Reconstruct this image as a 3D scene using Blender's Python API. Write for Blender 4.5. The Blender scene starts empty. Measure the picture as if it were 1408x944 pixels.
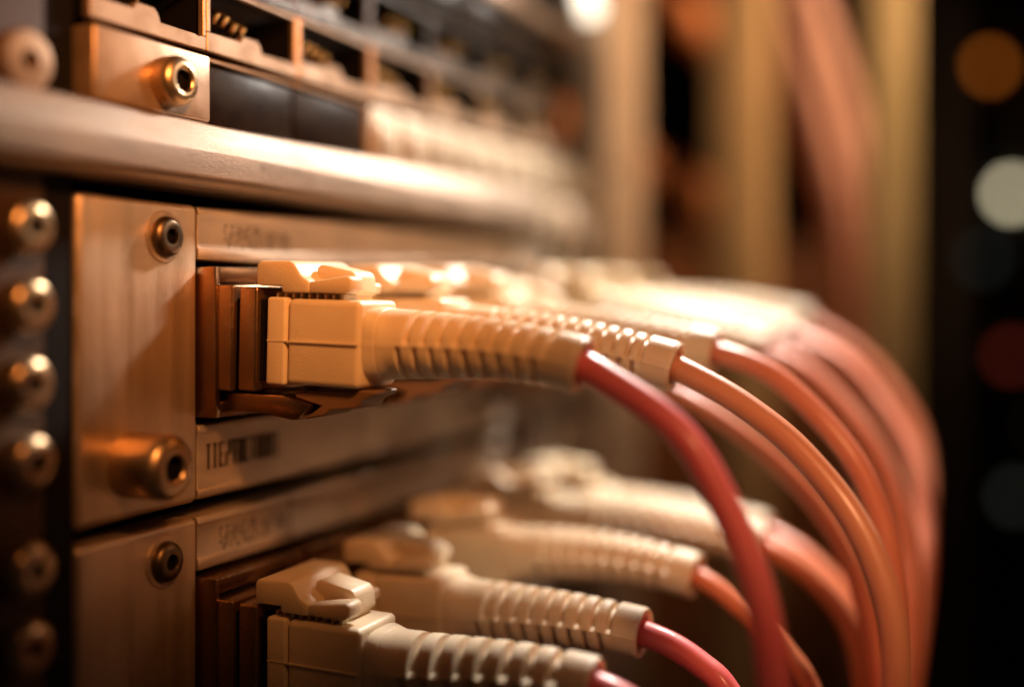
import bpy, bmesh, math, random
from mathutils import Vector, Matrix, Euler
R = math.radians
S = 0.01                      # all shapes below are written in centimetres
random.seed(4)
scene = bpy.context.scene
col = scene.collection

# ------------------------------------------------------------------ camera
cd = bpy.data.cameras.new('camera'); cam = bpy.data.objects.new('camera', cd); col.objects.link(cam)
cd.sensor_width = 36.0; cd.lens = 36.0 * 1543 / 1408
cd.shift_y = -64.0 / 1408
cam.location = (10.6 * S, 0, 0.6 * S)
cam.rotation_euler = (R(90), 0, R(25.2))
cd.clip_start = 0.005; cd.clip_end = 20
cd.dof.use_dof = True; cd.dof.focus_distance = 0.153
cd.dof.aperture_fstop = 3.4; cd.dof.aperture_blades = 0
scene.camera = cam

# ------------------------------------------------------------------ world and lamps
w = bpy.data.worlds.new('World'); scene.world = w; w.use_nodes = True
w.node_tree.nodes['Background'].inputs[0].default_value = (0.9, 0.55, 0.38, 1)
w.node_tree.nodes['Background'].inputs[1].default_value = 0.012

def lamp(name, loc, target, size, power, color, size_y=None):
    d = bpy.data.lights.new(name, 'AREA'); d.energy = power; d.color = color
    d.size = size * S
    if size_y: d.shape = 'RECTANGLE'; d.size_y = size_y * S
    o = bpy.data.objects.new(name, d); col.objects.link(o)
    o.location = Vector(loc) * S
    o.rotation_euler = (Vector(target) - Vector(loc)).to_track_quat('-Z', 'Y').to_euler()
    return o
def spot(name, loc, target, size, blend, radius, power, color):
    d = bpy.data.lights.new(name, 'SPOT'); d.energy = power; d.color = color
    d.spot_size = R(size); d.spot_blend = blend; d.shadow_soft_size = radius * S
    o = bpy.data.objects.new(name, d); col.objects.link(o)
    o.location = Vector(loc) * S
    o.rotation_euler = (Vector(target) - Vector(loc)).to_track_quat('-Z', 'Y').to_euler()
spot('aisle_lamp', (5.0, 27.2, 11.4), (4.2, 18.9, 0), 80, .8, 1.0, 3.0, (1.0, 0.90, 0.80))
spot('warm_side_lamp', (12, 5, 9.5), (0, 13.6, 2.2), 45, 1.0, 1.2, 1.5, (1.0, 0.37, 0.10))
spot('front_cable_fill', (17, 2, 9), (8.6, 14.5, -.8), 27, 1.0, 1.5, 1.05, (1.0, 0.45, 0.20))  # unseen fill spot added on the camera side to brighten the cables
spot('plate_sheen_fill', (30, 42, 16), (1, 19.5, 3.5), 28, 1.0, 9.0, 2.0, (1.0, 0.64, 0.40))  # unseen, added at the mirror position to put sheen on plates and rail
spot('background_fill', (22, 30, 20), (0, 40, 10), 74, 1.0, 4.0, 7.0, (1.0, 0.60, 0.32))  # unseen spot added to brighten the background posts

scene.view_settings.view_transform = 'Standard'; scene.view_settings.look = 'None'
scene.view_settings.exposure = 0.0; scene.view_settings.gamma = 1.0
scene.render.engine = 'CYCLES'
scene.cycles.use_denoising = True
scene.cycles.max_bounces = 6

# ------------------------------------------------------------------ materials
def mat(name, color, metallic=0.0, rough=0.5, color2=None, nscale=1.0, stretch=(1, 1, 1), bump=0.0, bscale=8.0,
        rvar=0.0, sss=0.0, coat=0.0, emit=None, estr=0.0, spec=0.5, lo=0.35, hi=0.65):
    m = bpy.data.materials.new(name); m.use_nodes = True
    nt = m.node_tree; b = nt.nodes['Principled BSDF']
    b.inputs['Base Color'].default_value = (*color, 1)
    b.inputs['Metallic'].default_value = metallic; b.inputs['Roughness'].default_value = rough
    b.inputs['Specular IOR Level'].default_value = spec
    if sss:
        b.inputs['Subsurface Weight'].default_value = sss
        b.inputs['Subsurface Radius'].default_value = (1, .5, .25); b.inputs['Subsurface Scale'].default_value = 0.002
    if coat: b.inputs['Coat Weight'].default_value = coat; b.inputs['Coat Roughness'].default_value = .15
    if emit: b.inputs['Emission Color'].default_value = (*emit, 1); b.inputs['Emission Strength'].default_value = estr
    tc = nt.nodes.new('ShaderNodeTexCoord')
    mp = nt.nodes.new('ShaderNodeMapping'); mp.inputs['Scale'].default_value = tuple(100 * v for v in stretch)
    nt.links.new(tc.outputs['Object'], mp.inputs['Vector'])
    n = nt.nodes.new('ShaderNodeTexNoise'); n.inputs['Scale'].default_value = nscale; n.inputs['Detail'].default_value = 6
    nt.links.new(mp.outputs[0], n.inputs['Vector'])
    if color2:
        r = nt.nodes.new('ShaderNodeValToRGB')
        r.color_ramp.elements[0].position = lo; r.color_ramp.elements[0].color = (*color, 1)
        r.color_ramp.elements[1].position = hi; r.color_ramp.elements[1].color = (*color2, 1)
        nt.links.new(n.outputs['Fac'], r.inputs[0]); nt.links.new(r.outputs[0], b.inputs['Base Color'])
    if rvar:
        mr = nt.nodes.new('ShaderNodeMapRange'); mr.inputs['From Min'].default_value = .3; mr.inputs['From Max'].default_value = .7
        mr.inputs['To Min'].default_value = max(.03, rough - rvar); mr.inputs['To Max'].default_value = min(1, rough + rvar)
        nt.links.new(n.outputs['Fac'], mr.inputs[0]); nt.links.new(mr.outputs[0], b.inputs['Roughness'])
    if bump:
        n2 = nt.nodes.new('ShaderNodeTexNoise'); n2.inputs['Scale'].default_value = bscale; n2.inputs['Detail'].default_value = 8
        nt.links.new(mp.outputs[0], n2.inputs['Vector'])
        bp = nt.nodes.new('ShaderNodeBump'); bp.inputs['Strength'].default_value = bump; bp.inputs['Distance'].default_value = 0.0004
        nt.links.new(n2.outputs['Fac'], bp.inputs['Height']); nt.links.new(bp.outputs[0], b.inputs['Normal'])
    return m
M = dict(
    plate=mat('brushed_steel', (.54, .39, .26), .8, .36, (.64, .47, .32), 1.1, (1, 2.2, .18), .28, 40, .10),
    strip=mat('cast_strip', (.48, .38, .29), .7, .38, (.62, .50, .38), 2.5, (1, .5, 1.6), .40, 50, .10),
    rail=mat('satin_rail', (.20, .145, .10), .55, .52, (.29, .21, .15), 2.4, (1, .3, 1.5), .22, 55, .08),
    ear=mat('dark_rack_steel', (.05, .027, .014), .1, .55, (.075, .042, .023), 1.2, bump=.2, spec=.12),
    bolt=mat('zinc_bolt', (.52, .36, .20), .95, .30, (.60, .43, .26), 2, rvar=.08, bump=.1),
    darkbolt=mat('oiled_screw', (.12, .08, .045), .95, .34, (.18, .12, .07), 3, rvar=.08, bump=.15),
    hole=mat('recess_shade', (.008, .006, .005), 0, .7, spec=.08),  # black colour stands in for shade inside recesses, slots and gaps
    cage=mat('tarnished_cage', (.24, .135, .07), .95, .24, (.28, .16, .085), 1.2, (1, 1, 1), .12, 40, .06),
    shell=mat('bronze_shell', (.30, .17, .09), .9, .24, (.36, .21, .11), 1.2, (1, 1, 1), .12, 40, .06),
    clip=mat('shaded_clip_plastic', (.16, .08, .038), 0, .6, (.21, .11, .055), 1.5, bump=.1, bscale=30),  # plug plastic with the shade under the plug put into its colour
    plastic=mat('cream_plastic', (.72, .57, .38), 0, .40, (.78, .63, .44), 1.6, bump=.2, bscale=45, sss=.2, rvar=.07),
    boot=mat('ivory_boot_rubber', (.74, .59, .41), 0, .38, (.80, .65, .47), 1.8, bump=.2, bscale=45, sss=.25, rvar=.08),
    red=mat('rose_red_jacket', (.78, .14, .15), 0, .46, (.82, .18, .18), 1.1, bump=.06, bscale=20, sss=.15, coat=.25),
    orange=mat('orange_jacket', (.66, .18, .07), 0, .42, (.72, .22, .10), 1.1, bump=.06, bscale=20, sss=.15, coat=.25),
    tan=mat('tan_orange_jacket', (.68, .28, .15), 0, .40, (.74, .34, .20), .5, bump=.06, bscale=20, sss=.15, coat=.3),
    pink=mat('salmon_jacket', (.72, .22, .12), 0, .45, (.76, .27, .16), 1.1, bump=.06, bscale=20, sss=.15, coat=.2),
    gloss=mat('glossy_black_cover', (.010, .006, .004), .0, .30, (.018, .011, .007), 3, bump=.10, bscale=6, spec=.10),
    dark=mat('dark_housing', (.035, .026, .02), .2, .45, (.06, .045, .033), 3, bump=.4, bscale=12),
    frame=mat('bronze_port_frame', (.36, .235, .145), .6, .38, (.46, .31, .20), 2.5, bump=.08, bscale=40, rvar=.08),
    darkframe=mat('dark_port_frame', (.03, .019, .012), .5, .40, (.07, .045, .028), 3, bump=.5, bscale=10, rvar=.1),
    blank=mat('sand_blank', (.40, .31, .21), .25, .45, (.50, .39, .28), 1.5, bump=.2, bscale=14),
    gold=mat('gold_contact', (.85, .60, .28), 1, .22, bump=.1),
    ink=mat('dark_engraving', (.05, .028, .015), .3, .6),
    post=mat('pale_upright', (.60, .47, .36), .3, .5, (.68, .54, .42), .5, bump=.1),
    tanpost=mat('tan_upright', (.50, .34, .17), .2, .5, (.56, .38, .20), .3, bump=.1),
    ochre=mat('ochre_upright', (.50, .40, .20), .2, .5, (.56, .44, .24), .3, bump=.1),
    rust=mat('rust_panel', (.16, .055, .018), .2, .6, (.24, .09, .03), .12, bump=.1),
    cabinet=mat('charcoal_cabinet', (.014, .013, .012), .2, .6, (.022, .02, .017), .2),
    dimpink=mat('dusty_pink_cable', (.42, .22, .17), 0, .5, (.48, .26, .20), .5),
    dimorange=mat('burnt_orange_plastic', (.60, .20, .06), 0, .5, (.68, .26, .08), .5),
)
def glow(name, c, s): return mat(name, (.1, .1, .1), emit=c, estr=s)

# ------------------------------------------------------------------ mesh helpers
MW = {}
class MB:
    def __init__(s): s.bm = bmesh.new()
    def add(s, verts, faces):
        vs = [s.bm.verts.new(Vector(v)) for v in verts]
        for f in faces:
            try: s.bm.faces.new([vs[i] for i in f])
            except ValueError: pass
        return vs
    def box(s, x0, x1, y0, y1, z0, z1, bev=0.0, seg=2):
        t = bmesh.new(); bmesh.ops.create_cube(t, size=1)
        for v in t.verts:
            v.co = Vector(((x0 + x1) / 2 + v.co.x * (x1 - x0), (y0 + y1) / 2 + v.co.y * (y1 - y0), (z0 + z1) / 2 + v.co.z * (z1 - z0)))
        if bev: bmesh.ops.bevel(t, geom=t.edges[:], offset=bev, segments=seg, profile=.5, affect='EDGES')
        s.merge(t); return s
    def merge(s, t):
        t.verts.index_update()
        s.add([v.co.copy() for v in t.verts], [[v.index for v in f.verts] for f in t.faces]); t.free()
    def prism(s, pts, axis, a0, a1, bev=0.0, seg=2):      # pts outline in the two other axes
        t = bmesh.new()
        def mk(p, a):
            if axis == 'y': return (p[0], a, p[1])
            if axis == 'x': return (a, p[0], p[1])
            return (p[0], p[1], a)
        A = [t.verts.new(mk(p, a0)) for p in pts]; B = [t.verts.new(mk(p, a1)) for p in pts]
        n = len(pts)
        t.faces.new(A); t.faces.new(B[::-1])
        for i in range(n): t.faces.new([A[i], B[i], B[(i + 1) % n], A[(i + 1) % n]])
        bmesh.ops.recalc_face_normals(t, faces=t.faces[:])
        if bev: bmesh.ops.bevel(t, geom=t.edges[:], offset=bev, segments=seg, profile=.5, affect='EDGES', clamp_overlap=True)
        s.merge(t); return s
    def lathe(s, prof, axis_pt, n=40):                     # prof (x, r): turned about +X through axis_pt (y, z)
        V = []; F = []
        for (x, r) in prof:
            for k in range(n):
                a = 2 * math.pi * k / n
                V.append((x, axis_pt[0] + r * math.cos(a), axis_pt[1] + r * math.sin(a)))
        for i in range(len(prof) - 1):
            for k in range(n):
                F.append([i * n + k, i * n + (k + 1) % n, (i + 1) * n + (k + 1) % n, (i + 1) * n + k])
        F.append(list(range(n))[::-1]); F.append([(len(prof) - 1) * n + k for k in range(n)])
        s.add(V, F); return s
    def tube(s, P, r, n=24, caps=True):
        P = [Vector(p) for p in P]; m = len(P)
        t0 = (P[1] - P[0]).normalized(); nrm = t0.orthogonal().normalized(); V = []; F = []
        for i, p in enumerate(P):
            t = (P[min(i + 1, m - 1)] - P[max(i - 1, 0)]).normalized()
            nrm = (nrm - t * nrm.dot(t)).normalized(); b = t.cross(nrm)
            rr = r(i / (m - 1)) if callable(r) else r
            for k in range(n):
                a = 2 * math.pi * k / n; V.append(p + (nrm * math.cos(a) + b * math.sin(a)) * rr)
        for i in range(m - 1):
            for k in range(n): F.append([i * n + k, i * n + (k + 1) % n, (i + 1) * n + (k + 1) % n, (i + 1) * n + k])
        if caps: F.append(list(range(n))[::-1]); F.append([(m - 1) * n + k for k in range(n)])
        s.add(V, F); return s
    def mesh(s, name, mtl, inv=None, sharp=35):
        bmesh.ops.recalc_face_normals(s.bm, faces=s.bm.faces[:])
        me = bpy.data.meshes.new(name)
        for v in s.bm.verts:
            v.co = v.co * S
            if inv is not None: v.co = inv @ v.co
        s.bm.to_mesh(me); s.bm.free()
        me.materials.append(M[mtl] if isinstance(mtl, str) else mtl)
        me.shade_smooth(); me.set_sharp_from_angle(angle=R(sharp))
        return me
    def build(s, name, mtl, parent=None, local=False, sharp=35):
        inv = None
        if parent is not None and not local: inv = MW[parent.name].inverted()
        return link(name, s.mesh(name, mtl, inv, sharp), parent)
def link(name, me, parent=None, loc=(0, 0, 0)):
    o = bpy.data.objects.new(name, me); col.objects.link(o); o.location = Vector(loc) * S
    if parent is not None: o.parent = parent; MW[o.name] = MW[parent.name] @ Matrix.Translation(o.location)
    else: MW[o.name] = Matrix.Translation(o.location)
    return o
def thing(name, loc, label, cat, group=None, rot=(0, 0, 0)):
    o = bpy.data.objects.new(name, None); col.objects.link(o); o.empty_display_size = .01
    o.location = Vector(loc) * S; o.rotation_euler = rot
    MW[o.name] = Matrix.LocRotScale(o.location, Euler(rot), None)
    o['label'] = label; o['category'] = cat
    if group: o['group'] = group
    return o
def tag(o, label, cat, group=None):
    o['label'] = label; o['category'] = cat
    if group: o['group'] = group
    return o
def smooth_path(P, step=8):
    P = [Vector(p) for p in P]; Q = [P[0] * 2 - P[1]] + P + [P[-1] * 2 - P[-2]]; out = []
    for i in range(1, len(Q) - 2):
        a, b, c, d = Q[i - 1:i + 3]
        for k in range(step):
            t = k / step
            out.append(.5 * ((2 * b) + (c - a) * t + (2 * a - 5 * b + 4 * c - d) * t * t + (3 * b - a - 3 * c + d) * t ** 3))
    out.append(P[-1])
    for _ in range(6):
        out = [out[0]] + [(out[i - 1] + out[i] * 2 + out[i + 1]) / 4 for i in range(1, len(out) - 1)] + [out[-1]]
    return out

ROW = -4.33
# ------------------------------------------------------------------ setting
MB().box(-90, 120, 150, 152, -90, 90).build('back_wall', 'cabinet')['kind'] = 'structure'

# ------------------------------------------------------------------ rack ear with its column of socket bolts
ear = thing('rack_upright', (0, 9, ROW), 'dark vertical rack upright with a column of round socket bolts at far left', 'rack upright')
MB().box(-.5, 0, 4.5, 9.62, -11, 10, .05).build('strip_plate', 'ear', ear)
MB().box(-.9, -.03, 9.64, 10.06, -11, 10).build('gap_shade', 'hole', ear)  # black filler strip: painted shade of the gap, covers the bracket side
MB().box(-12, -1.7, 4.5, 27.2, -11, 10).build('dark_backing', 'hole', ear)  # black box added behind the cards to keep the gaps dark
def bolt_mesh(r, L, name, mtl, sock=.42, hexhole=True):
    mb = MB()
    k = r * sock
    mb.lathe([(0, r), (L - r * .40, r), (L - r * .24, r * .965), (L - r * .11, r * .87), (L - r * .03, r * .72), (L, r * .58),
              (L - r * .02, k * 1.12), (L - r * .08, k), (L - r * .6, k * .95)], (0, 0), 40)
    return mb.mesh(name, mtl)
def socket_mesh(r, L, sock=.42):
    mb = MB(); n = 6; x1 = L - r * .35          # black hexagonal cup inside the hole
    V = [(x, r * sock * q * math.cos(2 * math.pi * k / n + .3), r * sock * q * math.sin(2 * math.pi * k / n + .3)) for x, q in ((L - r * .12, .97), (x1, .9)) for k in range(n)]
    mb.add(V, [[k, (k + 1) % n, n + (k + 1) % n, n + k] for k in range(n)] + [[n + k for k in range(n)]])
    return mb.mesh('socket', 'hole')
eb = bolt_mesh(.31, .34, 'bolt', 'bolt', .34); es = socket_mesh(.31, .34, .34)
for z in (1.39, .50, -.39, -1.28, -2.50, -3.39, -4.3):
    o = link('bolt', eb, ear, (0, .20 + random.uniform(-.02, .02), z - ROW)); o.rotation_euler = (random.uniform(0, 6), 0, 0)
    link('socket', es, o)
wm = MB().lathe([(0, .36), (.12, .36), (.17, .33), (.19, .12), (.12, .11)], (0, 0), 40).mesh('washer', 'frame')
o = link('washer', wm, ear, (0, .25, 3.3 - ROW)); o['label'] = 'large pale washer at the top of the upright'
link('socket', MB().lathe([(.1, .09), (.122, .09)], (0, 0), 24).mesh('socket', 'hole'), o)

# ------------------------------------------------------------------ line cards
def glyphs(mb, y0, z0, pitch, n, h, x, text):
    for i, k in enumerate(text):
        y = y0 + i * pitch
        wv = pitch * .74; t = .034
        def b(a0, a1, c0, c1): mb.box(x, x + .012, y + a0, y + a1, z0 + c0, z0 + c1)
        if k in 'EHCOLN': b(0, t, 0, h)
        if k in 'HON': b(wv - t, wv, 0, h)
        if k in 'ECON': b(t, wv - t if k in 'ON' else wv, h - t, h)
        if k in 'ECOL': b(t, wv - t if k == 'O' else wv, 0, t)
        if k in 'EH': b(t, wv - t, h * .5 - t / 2, h * .5 + t / 2)
        if k in 'IT': b(wv / 2 - t / 2, wv / 2 + t / 2, 0, h - t)
        if k in 'T': b(0, wv, h - t, h)
        if k == 'I': b(wv * .15, wv * .85, h - t, h)
        if k == 'X':
            b(0, t, 0, h * .45); b(wv - t, wv, h * .55, h); b(0, wv, h * .45, h * .55)

def card(z, label, ports, big_thumb, joint, marks, y_end=24.4, y0=10.08, bracket=True):
    c = thing('line_card', (0, y0, z), label, 'line card', 'line cards in the rack')
    def Z(a): return z + a
    ys = 12.27 if bracket else y0
    if bracket:
        MB().box(-.6, .02, y0, 12.25, Z(-2.25), Z(1.88), .10, 4).build('bracket_plate', 'plate', c)
        # faceted screw: round head with dished face
        s1 = link('screw', bolt_mesh(.275, .15, 'screw', 'darkbolt', .36), c, (.02, 11.58 - y0, 1.40))
        link('socket', socket_mesh(.275, .15, .36), s1)
        ring = MB(); ring.lathe([(.0, .35), (.02, .34), (.022, .29)], (0, 0), 40); ro = link('washer', ring.mesh('washer', 'plate'), c, (.022, 11.58 - y0, 1.40))
        if big_thumb:
            s2 = link('thumbscrew', bolt_mesh(.42, .74, 'thumbscrew', 'bolt', .40), c, (.02, 10.98 - y0, -1.56))
            link('socket', socket_mesh(.42, .74, .40), s2)
    # top and bottom strips in segments, the joints are open gaps
    segs = [ys] + joint + [y_end]
    for a, b in zip(segs[:-1], segs[1:]):
        MB().prism([(-.6, Z(1.12)), (-.01, Z(1.12)), (0, Z(1.13)), (0, Z(1.27)), (-.025, Z(1.29)), (-.025, Z(1.74)), (.0, Z(1.76)), (-.005, Z(1.81)), (-.05, Z(1.86)), (-.6, Z(1.865))],
                   'y', a + .012, b - .012, .008, 1).build('upper_strip', 'strip', c)
        MB().prism([(-.6, Z(-2.22)), (-.05, Z(-2.22)), (-.01, Z(-2.18)), (-.005, Z(-2.1)), (-.03, Z(-2.08)), (-.03, Z(-1.32)), (-.005, Z(-1.30)), (-.005, Z(-1.22)), (-.02, Z(-1.2)), (-.6, Z(-1.2))],
                   'y', a + .012, b - .012, .008, 1).build('lower_strip', 'strip', c)
    MB().box(-1.6, -1.5, ys, y_end, Z(-1.2), Z(1.12)).build('recess_back', 'hole', c)
    MB().box(-1.5, -.6, ys, y_end, Z(1.13), Z(1.6)).build('recess_roof', 'hole', c)
    MB().box(-1.5, -.6, ys, y_end, Z(-1.7), Z(-1.21)).build('recess_floor', 'hole', c)
    for yc in ports:
        g = MB()
        a, b = yc - .64, yc + 1.42
        g.box(-1.4, .27, a, a + .10, Z(-1.08), Z(1.02), .02)
        g.box(-1.4, .27, b - .10, b, Z(-1.08), Z(1.02), .02)
        g.box(-1.4, .265, a + .10, b - .10, Z(.80), Z(1.015), .02)
        g.box(-1.4, .265, a + .10, b - .10, Z(-1.075), Z(-.86), .02)
        cg = g.build('port_cage', 'cage', c)
        MB().box(-.3, .19, a + .10, b - .10, Z(-.86), Z(.80)).build('dark_insert', 'hole', cg)
    for (yy, zz, n, pitch, h, seed) in marks:
        g = MB(); glyphs(g, yy, Z(zz), pitch, n, h, -.029, seed)
        k = g.build('engraved_marking', 'ink', c)
    return c
card(0, 'brass toned line card with round thumbscrew at its lower left corner', [12.95, 15.15, 17.35, 19.55, 21.75], True, [16.5, 20.6],
     [(12.46, -1.83, 12, .142, .36, 'IIEXTOCINNOI')])
card(ROW, 'darker line card below the bright one, single black screw on its bracket', [12.95, 15.15, 17.35, 19.55, 21.75], False, [14.42, 18.9, 22],
     [])
# ink print on the strip of the bright card: rows of fine dots
def fine_print():
    g = MB(); rnd = random.Random(2)
    for r_ in range(7):
        for k in range(46):
            if rnd.random() < .55:
                y = 12.85 + k * .034; g.box(-.03, -.020, y, y + .023, 1.31 + r_ * .05, 1.336 + r_ * .05)
    return g
cards = [o for o in bpy.data.objects if o.name.startswith('line_card')]
fine_print().build('printed_code', 'ink', cards[0])
fp = fine_print().mesh('printed_code', 'ink', MW[cards[0].name].inverted())
link('printed_code', fp, cards[1], (0, -.1, 0))
# far short module at the end of the two rows, beyond a dark gap
for z, lb in ((0, 'short pale end module beyond the dark gap, upper row'), (ROW, 'short pale end module beyond the dark gap, lower row')):
    e = thing('end_module', (0, 25.1, z), lb, 'module', 'short end modules')
    MB().box(-.6, 0, 25.1, 27.2, z - 2.2, z + 1.9, .06).build('face_plate', 'blank', e)
    MB().box(.0, .25, 25.55, 27.0, z - .8, z + .95, .03).build('port_cage', 'cage', e)

# ------------------------------------------------------------------ rounded cross rail
prof = [(-.5, 2.06), (.36, 2.08), (.40, 2.11), (.42, 2.17), (.49, 2.20), (.50, 2.23), (.50, 2.55), (.35, 2.93), (.30, 2.965), (-.5, 2.98)]
rail = thing('cross_rail', (0, 8, 2), 'satin metal cross rail with sloping upper edge between the switch and card', 'rail')
MB().prism(prof, 'y', 5.5, 23.2, .012, 2).build('rail_bar', 'rail', rail, sharp=12)
g = MB(); rnd = random.Random(6)
for r_ in range(9):
    for k in range(38):
        if rnd.random() < .6:
            y = 13.0 + k * .036; g.box(.498, .503, y, y + .018, 2.265 + r_ * .031, 2.275 + r_ * .031)
g.build('printed_code', M['ink'], rail)
eb2 = thing('rail_bracket', (0, 23.3, 1.6), 'pale bracket with a dark hole at the far end of the rail', 'bracket')
MB().box(-.5, .1, 23.3, 27.2, 1.98, 2.95, .05).build('bracket_plate', 'blank', eb2)
MB().lathe([(.1, .3), (.103, .3)], (23.75, 2.15), 30).build('hole', 'hole', eb2)
MB().lathe([(.1, .42), (.3, .40), (.36, .28)], (25.3, 2.5), 30).build('knob', 'post', eb2)
MB().lathe([(.1, .4), (.25, .36), (.3, .25)], (26.4, 2.2), 30).build('knob', 'post', eb2)

# ------------------------------------------------------------------ upper switch with its port row
sw = thing('network_switch', (0, 10.1, 3), 'upper network switch with a row of stepped open jacks and dark covers', 'network switch')
MB().box(-3, -.95, 10.0, 27.1, 2.99, 12).build('housing', 'hole', sw)
P0, PW = 10.19, 2.13
# screw block on the left, its screw
MB().box(-.9, .22, 10.15, 12.28, 3.0, 3.93, .05, 3).build('screw_block', 'frame', sw)
ts = link('thumbscrew', bolt_mesh(.33, .30, 'thumbscrew', 'bolt', .45), sw, (.22, 11.42 - 10.1, .42))
link('socket', socket_mesh(.33, .30, .45), ts)
fr = MB()
fr.prism([(0, 0), (2.11, 0), (2.11, .19), (2.02, .19), (1.96, .17), (1.88, .19), (1.22, .19), (1.17, .30), (1.10, .36), (.78, .36), (.72, .27), (0, .27)], 'x', .0, .12, .012, 1)
fr.box(.02, .12, 0, .07, .2701, .94, .012, 1); fr.box(.02, .12, 2.05, 2.11, .1901, .94, .012, 1)
fr.box(.02, .12, .07, 2.05, .89, .94, .01, 1)
frame_me = fr.mesh('port_frame', 'frame')
frame_dark = frame_me.copy(); frame_dark.materials.clear(); frame_dark.materials.append(M['darkframe'])  # same frame mesh in a darker metal for the upper row
pin = MB().tube([(-.25, 0, .12), (-.12, 0, .06), (-.02, 0, .0), (-.1, 0, -.08), (-.3, 0, -.12)], .05, 10).mesh('contact', 'gold')
for i in range(8):
    y = P0 + i * PW
    if i < 7:
        f = link('port_frame', frame_me, sw, (0, y - 10.1, 4.02 - 3))
        MB().box(-.95, .015, y - .04, y + .03, 4.03, 4.95).build('cell_wall', 'hole', sw)
        MB().box(-.95, -.01, y + .03, y + PW - .04, 4.03, 4.19).build('cell_floor', 'hole', sw)
        for k in range(4): link('contact', pin, f, (0, .38 + k * .19, .60 + (.03 if k % 2 else 0) - .04 * k))
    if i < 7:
        f = link('port_frame', frame_dark, sw, (-.05, y - 10.1, 5.02 - 3)); f['label'] = 'dark jack frame of the upper row'
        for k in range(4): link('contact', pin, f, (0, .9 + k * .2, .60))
for i in (1, 2):
    y = P0 + i * PW
    MB().box(-.9, .0, y + .02, y + PW - .02, 3.0, 3.86, .03).build('dark_cover', 'gloss', sw)
    MB().box(-.9, .05, y + .01, y + PW - .01, 3.90, 3.955, .012, 1).build('cover_lip', 'frame', sw)
for i in range(3, 8):
    y = P0 + i * PW
    for k in range(2):
        ya = y + .02 + k * PW / 2
        b = MB().box(-.9, .06, ya, ya + PW / 2 - .04, 3.0, 3.93, .04).build('blank_cover', 'blank', sw)
        MB().box(.06, .14, ya + .22, ya + .78, 3.2, 3.62, .04).build('grip', 'blank', b)
for i in range(7):
    y = P0 + i * PW
    MB().box(-.9, -.02, y + .02, y + PW - .02, 6.04, 6.9, .03).build('dark_cover', 'gloss', sw)
MB().box(-.9, .1, 19.5, 27.0, 6.95, 7.3, .04).build('cable_ledge', 'frame', sw)
for (y, z) in ((26.9, 8.0), (26.5, 8.35)):
    k = MB().lathe([(.0, .28), (.35, .26), (.45, .12)], (y, z), 24).build('indicator_light', glow('white_indicator', (1, .85, .65), 3), sw)

# ------------------------------------------------------------------ plugs and cables
body_me = shell_me = None
def plug_parts():
    P = {}
    b = MB().box(1.40, 2.56, -.55, .42, -.585, .575, .085, 4)
    P['plug_body'] = b.mesh('plug_body', 'plastic')
    P['body_collar'] = MB().box(1.08, 1.395, -.575, .45, -.60, .59, .045, 3).mesh('body_collar', 'plastic')
    s = MB(); s.prism([(1.10, -.009), (2.54, -.009), (2.54, .009), (1.10, .009)], 'y', -.583, -.54)
    P['seam'] = s.mesh('seam', 'plastic')
    n = MB(); n.box(.20, .53, -.60, .62, -.73, .74, .035, 3); n.box(.62, .93, -.59, .60, -.71, .72, .04, 3)
    P['metal_neck'] = n.mesh('metal_neck', 'shell')
    P['neck_core'] = MB().box(.45, 1.2, -.50, .40, -.56, .56, .02, 1).mesh('neck_core', 'hole')
    L = MB()
    L.prism([(.88, .74), (.88, 1.03), (.93, 1.08), (1.42, 1.09), (1.50, 1.05), (1.62, .88), (1.74, .82), (1.74, .66), (1.3, .66), (1.3, .74)], 'y', -.55, .76, .035, 2)
    P['latch'] = L.mesh('latch', 'plastic')
    L = MB(); L.prism([(1.735, .665), (1.735, .81), (2.34, .90), (2.40, .86), (2.40, .72), (2.30, .66)], 'y', -.53, -.22, .028, 2)
    P['latch_arm'] = L.mesh('latch_arm', 'plastic')
    L = MB(); L.prism([(1.56, .64), (1.58, 1.02), (1.66, 1.05), (2.16, .96), (2.22, .90), (2.26, .66), (2.20, .62)], 'y', -.14, .36, .05, 3)
    L.box(1.6, 2.2, -.21, -.13, .66, .74, .01, 1); L.box(1.6, 2.1, .355, .72, .64, .80, .03, 1)
    P['latch_thumb_pad'] = L.mesh('latch_thumb_pad', 'plastic')
    g = MB()
    for k in range(9): g.box(1.12 + k * .13, 1.165 + k * .13, -.42, .3, .57, .65, .012, 1)
    P['latch_teeth'] = g.mesh('latch_teeth', 'plastic')
    g = MB(); g.prism([(.27, -.76), (1.3, -.74), (1.75, -.85), (1.56, -1.06), (1.45, -1.07), (.85, -1.0), (.27, -1.04)], 'y', -.48, .3, .025, 2)
    P['lower_tongue'] = g.mesh('lower_tongue', 'cage')
    g = MB(); g.prism([(1.45, -.70), (2.5, -.61), (2.72, -.61), (2.70, -.67), (2.52, -.75), (2.47, -.85), (2.02, -.91), (1.95, -.98), (1.60, -1.06), (1.88, -.86), (1.45, -.77)], 'y', -.40, .2, .02, 1)
    P['lower_clip'] = g.mesh('lower_clip', 'clip')
    return P
PARTS = plug_parts()

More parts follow.
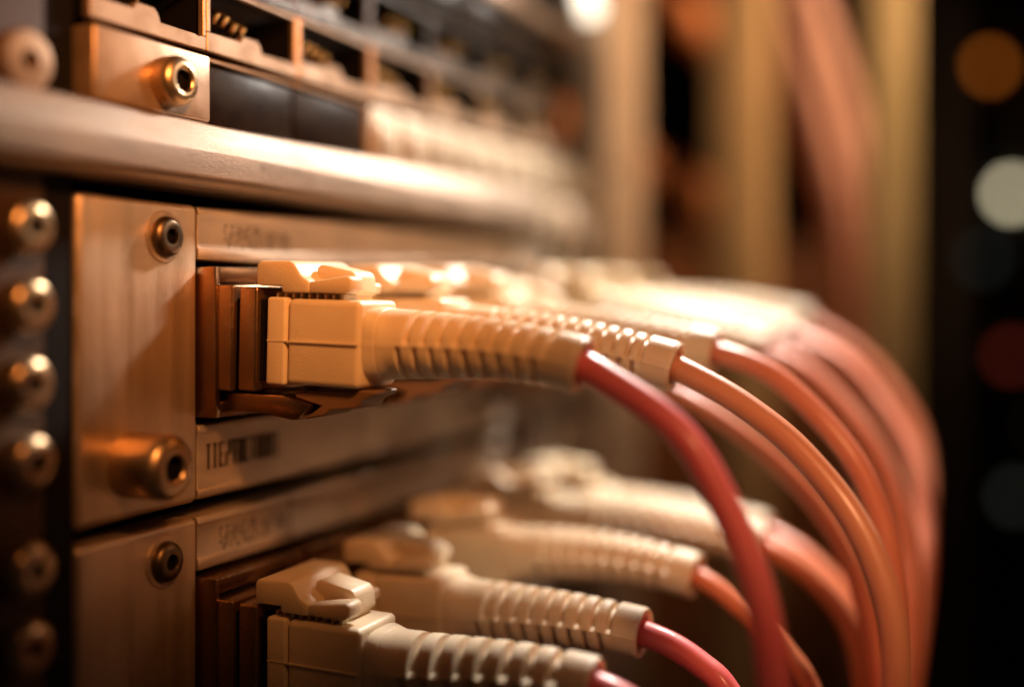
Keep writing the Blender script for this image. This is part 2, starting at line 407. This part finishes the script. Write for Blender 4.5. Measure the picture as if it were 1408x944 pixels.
def boot(p1, d1, seed, NR=9, depth=.105, rs=(.50, .335)):
    """ribbed strain relief from (2.5,0,0) heading +X, ending at p1 heading d1 (all local to the plug)"""
    p0 = Vector((2.5, 0, 0)); p1 = Vector(p1); d1 = Vector(d1).normalized(); L = (p1 - p0).length
    m0 = Vector((1, 0, 0)) * L; m1 = d1 * L
    ns, na = 360, 64; V = []; F = []; s0, s1 = .17, .875; pitch = (s1 - s0) / NR
    def at(s): return (2 * s**3 - 3 * s**2 + 1) * p0 + (s**3 - 2 * s**2 + s) * m0 + (-2 * s**3 + 3 * s**2) * p1 + (s**3 - s**2) * m1
    def sst(a, b, x): t = min(1, max(0, (x - a) / (b - a))); return t * t * (3 - 2 * t)
    rings = []
    for i in range(ns + 1):
        s = i / ns; p = at(s); t = (at(min(1, s + .004)) - at(max(0, s - .004))).normalized()
        y = (Vector((0, 1, 0)) - t * t.y).normalized(); z = t.cross(y)
        base = rs[0] + (rs[1] - rs[0]) * s ** .85
        if s < .03: base *= .93 + .07 * math.sqrt(max(0, s / .03))
        if s > s1: base = rs[1] + .03 + (0 if s < .985 else -.02 * (s - .985) / .015)
        ex = 2 + 1.6 * (1 - sst(0, .13, s))
        for k in range(na):
            a = 2 * math.pi * k / na; ca, sa = math.cos(a), math.sin(a)
            rr = base / ((abs(ca) ** ex + abs(sa) ** ex) ** (1 / ex))
            if s0 < s < s1:
                up = sa > 0
                ph = ((s - s0) / pitch + (0 if up else .5)) % 1.0
                side = abs(sa)                             # 0 on the seam line
                q = int((s - s0) / pitch + (0 if up else .5)); jit = ((q * 37 + seed * 11) % 7) / 7 - .5
                g = sst(.58 + .06 * jit, .62 + .06 * jit, ph) * (1 - sst(.93, .97, ph)) * (1 - .22 * abs(jit))
                web = sst(.06, .16, side)
                crown = 1.0
                rr -= depth * g * web * crown
                rr += .004 * math.sin(math.pi * min(1, ph / .58)) * web if ph < .58 else 0
            elif .075 < s < .085: rr -= .008
            if abs(sa) < .05 and s > .01: rr += .010      # mould seam
            V.append(p + y * ca * rr + z * sa * rr)
    for i in range(ns):
        for k in range(na): F.append([i * na + k, i * na + (k + 1) % na, (i + 1) * na + (k + 1) % na, (i + 1) * na + k])
    # hollow mouth
    p = at(1); y = (Vector((0, 1, 0)) - d1 * d1.y).normalized(); z = d1.cross(y); o = len(V)
    for rr, off in ((rs[1] - .06, 0.0), (rs[1] - .085, -.02), (rs[1] - .09, -.35)):
        for k in range(na):
            a = 2 * math.pi * k / na; V.append(p + d1 * off + (y * math.cos(a) + z * math.sin(a)) * rr)
    for k in range(na): F.append([ns * na + k, ns * na + (k + 1) % na, o + (k + 1) % na, o + k])
    for j in range(2):
        for k in range(na): F.append([o + j * na + k, o + j * na + (k + 1) % na, o + (j + 1) * na + (k + 1) % na, o + (j + 1) * na + k])
    F.append([k for k in range(na)][::-1])
    mb = MB(); mb.add(V, F); return mb

def cable(row, yc, path, r, mtl, label, pitch=0.0, dz=0.0, yaw=0.0, NR=9, group='patch cables plugged into the cards', depth=.105):
    t = thing('patch_cable', (0, yc, row + dz), label, 'network cable', group, (0, -R(pitch), R(yaw)))
    inv = MW[t.name].inverted()
    for nm, me in PARTS.items():
        if nm == 'seam': continue
        o = link(nm, me, t)
        if nm == 'plug_body': link('seam', PARTS['seam'], o)
        if nm in ('plug_body',): pass
    W = [Vector(p) for p in path]
    d = (W[1] - W[0]).normalized()
    p1 = (inv @ (W[0] * S)) / S; dl = (inv.to_3x3() @ d).normalized()
    # soften the boot's end direction a little towards its own chord
    ch = (p1 - Vector((2.5, 0, 0))).normalized()
    de = (dl * .45 + ch * .55).normalized()
    boot(p1, de, yc, NR, depth).build('strain_relief_boot', 'boot', t, local=True, sharp=32)
    dw = (MW[t.name].to_3x3() @ de).normalized()
    pts = [W[0] - dw * .45, W[0] - dw * .2, W[0]] + W[1:]
    MB().tube(smooth_path(pts), r, 28).build('cable_jacket', mtl, t)
    return t

C1 = [(5.49, 12.95, -0.26), (5.94, 12.95, -0.5), (6.41, 12.94, -0.77), (6.77, 12.93, -1.06), (7.02, 12.93, -1.39), (7.25, 12.93, -1.8), (7.44, 12.92, -2.19), (7.64, 12.91, -2.69), (7.77, 12.91, -3.26), (7.86, 12.91, -3.86), (7.92, 12.9, -4.81), (7.9, 12.9, -6.5), (7.8, 12.9, -9)]
C2 = [(5.9, 15.5, -0.41), (6.59, 15.42, -0.72), (7.03, 15.34, -0.97), (7.5, 15.25, -1.29), (7.88, 15.17, -1.64), (8.26, 15.09, -2.06), (8.55, 15.01, -2.49), (8.74, 14.93, -2.9), (8.88, 14.85, -3.31), (8.96, 14.76, -3.77), (8.98, 14.68, -4.25), (8.93, 14.6, -5.28), (8.7, 14.5, -9)]
C3 = [(5.94, 17.5, -0.28), (6.4, 17.45, -0.4), (6.89, 17.41, -0.62), (7.36, 17.36, -1.01), (7.82, 17.32, -1.48), (8.18, 17.27, -1.97), (8.41, 17.23, -2.49), (8.57, 17.18, -2.97), (8.66, 17.14, -3.46), (8.71, 17.09, -4.02), (8.72, 17.05, -5.04), (8.65, 17.0, -6.25), (8.5, 16.9, -9)]
C4 = [(5.77, 21.8, -0.42), (6.59, 21.52, -0.77), (7.27, 21.24, -1.34), (7.8, 20.96, -1.92), (8.2, 20.68, -2.56), (8.45, 20.4, -3.18), (8.6, 20.12, -3.77), (8.65, 19.84, -4.29), (8.64, 19.56, -5.02), (8.57, 19.28, -5.76), (8.42, 19.0, -7.06), (8.2, 18.8, -10)]
C5 = [(5.79, 24.0, -0.23), (6.99, 23.56, -0.7), (7.72, 23.11, -1.48), (8.25, 22.67, -2.17), (8.57, 22.22, -2.84), (8.7, 21.78, -3.55), (8.74, 21.33, -4.17), (8.7, 20.89, -4.99), (8.63, 20.44, -5.79), (8.48, 20.0, -7.06), (8.2, 19.8, -10)]
C6 = [(5.8, 26.2, -0.0), (7.03, 25.68, -0.67), (7.82, 25.15, -1.46), (8.31, 24.62, -2.22), (8.51, 24.1, -2.94), (8.57, 23.57, -3.6), (8.53, 23.05, -4.64), (8.35, 22.52, -6.2), (8.14, 22.0, -7.71), (7.8, 21.6, -11)]
C7 = [(4.52, 19.6, -1.05), (5.23, 19.42, -1.34), (6.05, 19.24, -1.82), (6.83, 19.07, -2.42), (7.43, 18.89, -3.06), (7.8, 18.71, -3.63), (8.09, 18.53, -4.33), (8.24, 18.36, -4.88), (8.33, 18.18, -5.45), (8.38, 18.0, -6.68), (8.3, 17.9, -10)]
L1 = [(5.64, 12.95, -4.20), (6.13, 12.95, -4.36), (6.70, 12.95, -4.82), (7.1, 12.95, -5.6), (7.4, 12.95, -7.2), (7.5, 12.95, -9)]
L2 = [(5.52, 15.2, -4.17), (5.99, 15.15, -4.28), (6.43, 15.1, -4.5), (6.75, 15.05, -4.74), (7.35, 15.0, -5.72), (7.6, 15, -7), (7.7, 15, -9)]
L3 = [(5.66, 17.4, -3.84), (6.02, 17.33, -3.99), (6.45, 17.27, -4.27), (6.88, 17.2, -4.56), (7.21, 17.13, -4.86), (7.48, 17.07, -5.23), (7.88, 17.0, -6.39), (8, 17, -9)]
L4 = [(6.19, 19.6, -3.75), (6.74, 19.5, -3.94), (7.27, 19.4, -4.31), (7.65, 19.3, -4.71), (7.87, 19.2, -5.17), (7.99, 19.1, -5.79), (8.03, 19.0, -7.13), (8, 19, -10)]
L5 = [(5.78, 21.8, -3.97), (6.51, 21.5, -4.22), (7.04, 21.2, -4.55), (7.55, 20.9, -4.98), (7.96, 20.6, -5.55), (8.15, 20.3, -6.14), (8.27, 20.0, -7.47), (8.2, 19.8, -10)]

cable(0, 12.95, C1, .195, 'red', 'nearest upper cable, cream ribbed boot and thick rose red jacket in sharp focus', pitch=-1.5, dz=.04)
cable(0, 15.15, C2, .184, 'tan', 'second upper cable from the camera, pale tan jacket turning orange', NR=12)
cable(0, 17.35, C3, .175, 'pink', 'third upper cable from the camera, pink jacket curving behind the tan one', NR=12, pitch=1)
cable(0, 19.55, C7, .16, 'orange', 'drooping fourth upper cable whose orange jacket hangs inside the arc of the tan one', pitch=-9)
cable(0, 21.75, C4, .19, 'pink', 'fifth upper cable, bright salmon jacket over the darker orange ones', pitch=4)
cable(0, 24.0, C5, .19, 'pink', 'sixth upper cable, blurred salmon jacket just inside the outermost one', pitch=4)
cable(0, 26.2, C6, .19, 'orange', 'outermost and farthest upper cable, blurred brick orange jacket', pitch=5)
cable(ROW, 12.95, L1, .195, 'red', 'nearest lower cable at the bottom edge, deep cut ribs on its boot', depth=.15, NR=7)
cable(ROW, 15.15, L2, .18, 'red', 'second lower cable, glossy red jacket leaving at the bottom edge', pitch=2.5, dz=.05, depth=.12)
cable(ROW, 17.35, L3, .165, 'orange', 'third lower cable, soft focus, passing behind the thick rose red jacket', pitch=8, dz=.2)
cable(ROW, 19.55, L4, .19, 'orange', 'fourth lower cable, blurred orange jacket bending down to the right', pitch=9, dz=.35)
cable(ROW, 21.75, L5, .19, 'orange', 'farthest lower cable, blurred dark orange jacket behind the others', pitch=5, dz=.3)

# ------------------------------------------------------------------ background uprights, cables, cabinet
def upright(loc, wx, wy, mtl, label, holes=0):
    t = thing('rack_post', (loc[0], loc[1], -20), label, 'rack post', 'rack posts in the background')
    MB().box(loc[0] - wx / 2, loc[0] + wx / 2, loc[1], loc[1] + wy, -22, 26, .08).build('post_body', mtl, t)
    return t
t = upright((-.15, 27.5), 1.0, 3.3, 'post', 'nearest background post, pale beige, just beyond the end of the switch')
MB().lathe([(.352, .22), (.356, .22)], (28.0, 3.9), 24).build('hole', 'hole', t)
upright((1.35, 37.6), 1.9, 1.0, 'tanpost', 'tan background post between the pale post and hanging pink cables')
upright((6.6, 34.6), 1.34, .2, 'ochre', 'ochre background post at the edge of the dark cabinet')
MB().tube(smooth_path([(.6, 42, 16), (.99, 41.9, 12.8), (2.9, 42.8, 7.3), (4.3, 43.6, 2.2), (4.7, 43.7, -3), (4.8, 43.8, -14)]), .75, 20).build('hanging_cable', 'dimpink')
tag(bpy.data.objects['hanging_cable'], 'thick dusty pink cable hanging diagonally behind the posts', 'cable', 'hanging background cables')
o = MB().tube(smooth_path([(2.3, 40.6, 16), (3.1, 40.6, 11.7), (4.3, 41, 7.5), (5.2, 41.5, 2.2), (5.4, 41.5, -12)]), .5, 20).build('hanging_cable', 'dimpink')
tag(o, 'thinner dusty pink cable hanging beside the ochre post', 'cable', 'hanging background cables')
o = MB().tube(smooth_path([(-6, 38, 6.9), (-4.07, 38.41, 6.39), (-2.87, 38.98, 5.46), (-1.42, 39.65, 4.48), (-0.3, 40.9, 3.5), (.25, 41.5, 1.88), (.35, 41.6, -3), (.35, 41.6, -14)]), .95, 20).build('hanging_cable', 'dimorange')
tag(o, 'burnt orange cable arching between the pale post and tan post', 'cable', 'hanging background cables')
o = MB().tube(smooth_path([(-4.43, 39.35, 13.34), (-2.46, 40.27, 11.98), (-0.98, 40.97, 10.62), (0.25, 41.55, 9.26), (.3, 42, 6), (.35, 42, -8)]), .8, 20).build('hanging_cable', 'dimorange')
tag(o, 'burnt orange cable slanting down at the top between two posts', 'cable', 'hanging background cables')
o = MB().box(-16, 3.2, 60, 61, -30, 3.6, .1).build('rear_panel', 'rust'); tag(o, 'rust brown panel low behind the posts and cables', 'panel')
o = MB().box(6.0, 7.1, 58, 59, -30, 40, .1).build('door_edge', mat('smoked_door', (.07, .055, .04), .1, .6, (.10, .08, .06), .1)); tag(o, 'faint dark door edge between the ochre post and the cabinet lights', 'door edge')
cab = thing('equipment_cabinet', (14, 76, -40), 'dark distant cabinet dotted with coloured indicator lights', 'cabinet')
MB().box(4.2, 40, 78, 110, -45, 60, .2).build('housing', 'cabinet', cab)
for (x, y, z, c, s, r, lb) in ((7.72, 77, 15.25, (1, .24, .02), 1.7, .95, 'orange indicator light'), (8.95, 77, 7.09, (1, .86, .55), 4.6, 1.15, 'white indicator light'),
                         (7.31, 77, 3.0, (.7, .8, .75), .07, 1.2, 'dim grey green indicator light'), (8.95, 77, -3.12, (1, .12, .06), .4, 1.1, 'dim red indicator light'),
                         (9.16, 77, -11.97, (.8, .85, .7), .12, 1.0, 'dim white indicator light'), (10.1, 77, 10.6, (1, .4, .1), .05, .6, 'very faint amber indicator light'), (10.6, 77, -7.4, (.9, .6, .4), .04, .7, 'very faint brown indicator light')):
    k = MB().lathe([(0, .3), (.1, .3)], (0, 0), 24)
    me = MB(); me.prism([(x + r * .40 * math.cos(a * math.pi / 8), z + r * .40 * math.sin(a * math.pi / 8)) for a in range(16)], 'y', y, 78.0)
    k.bm.free()
    o = me.build('indicator_light', glow(lb.replace(' ', '_'), c, s), cab); o['label'] = lb
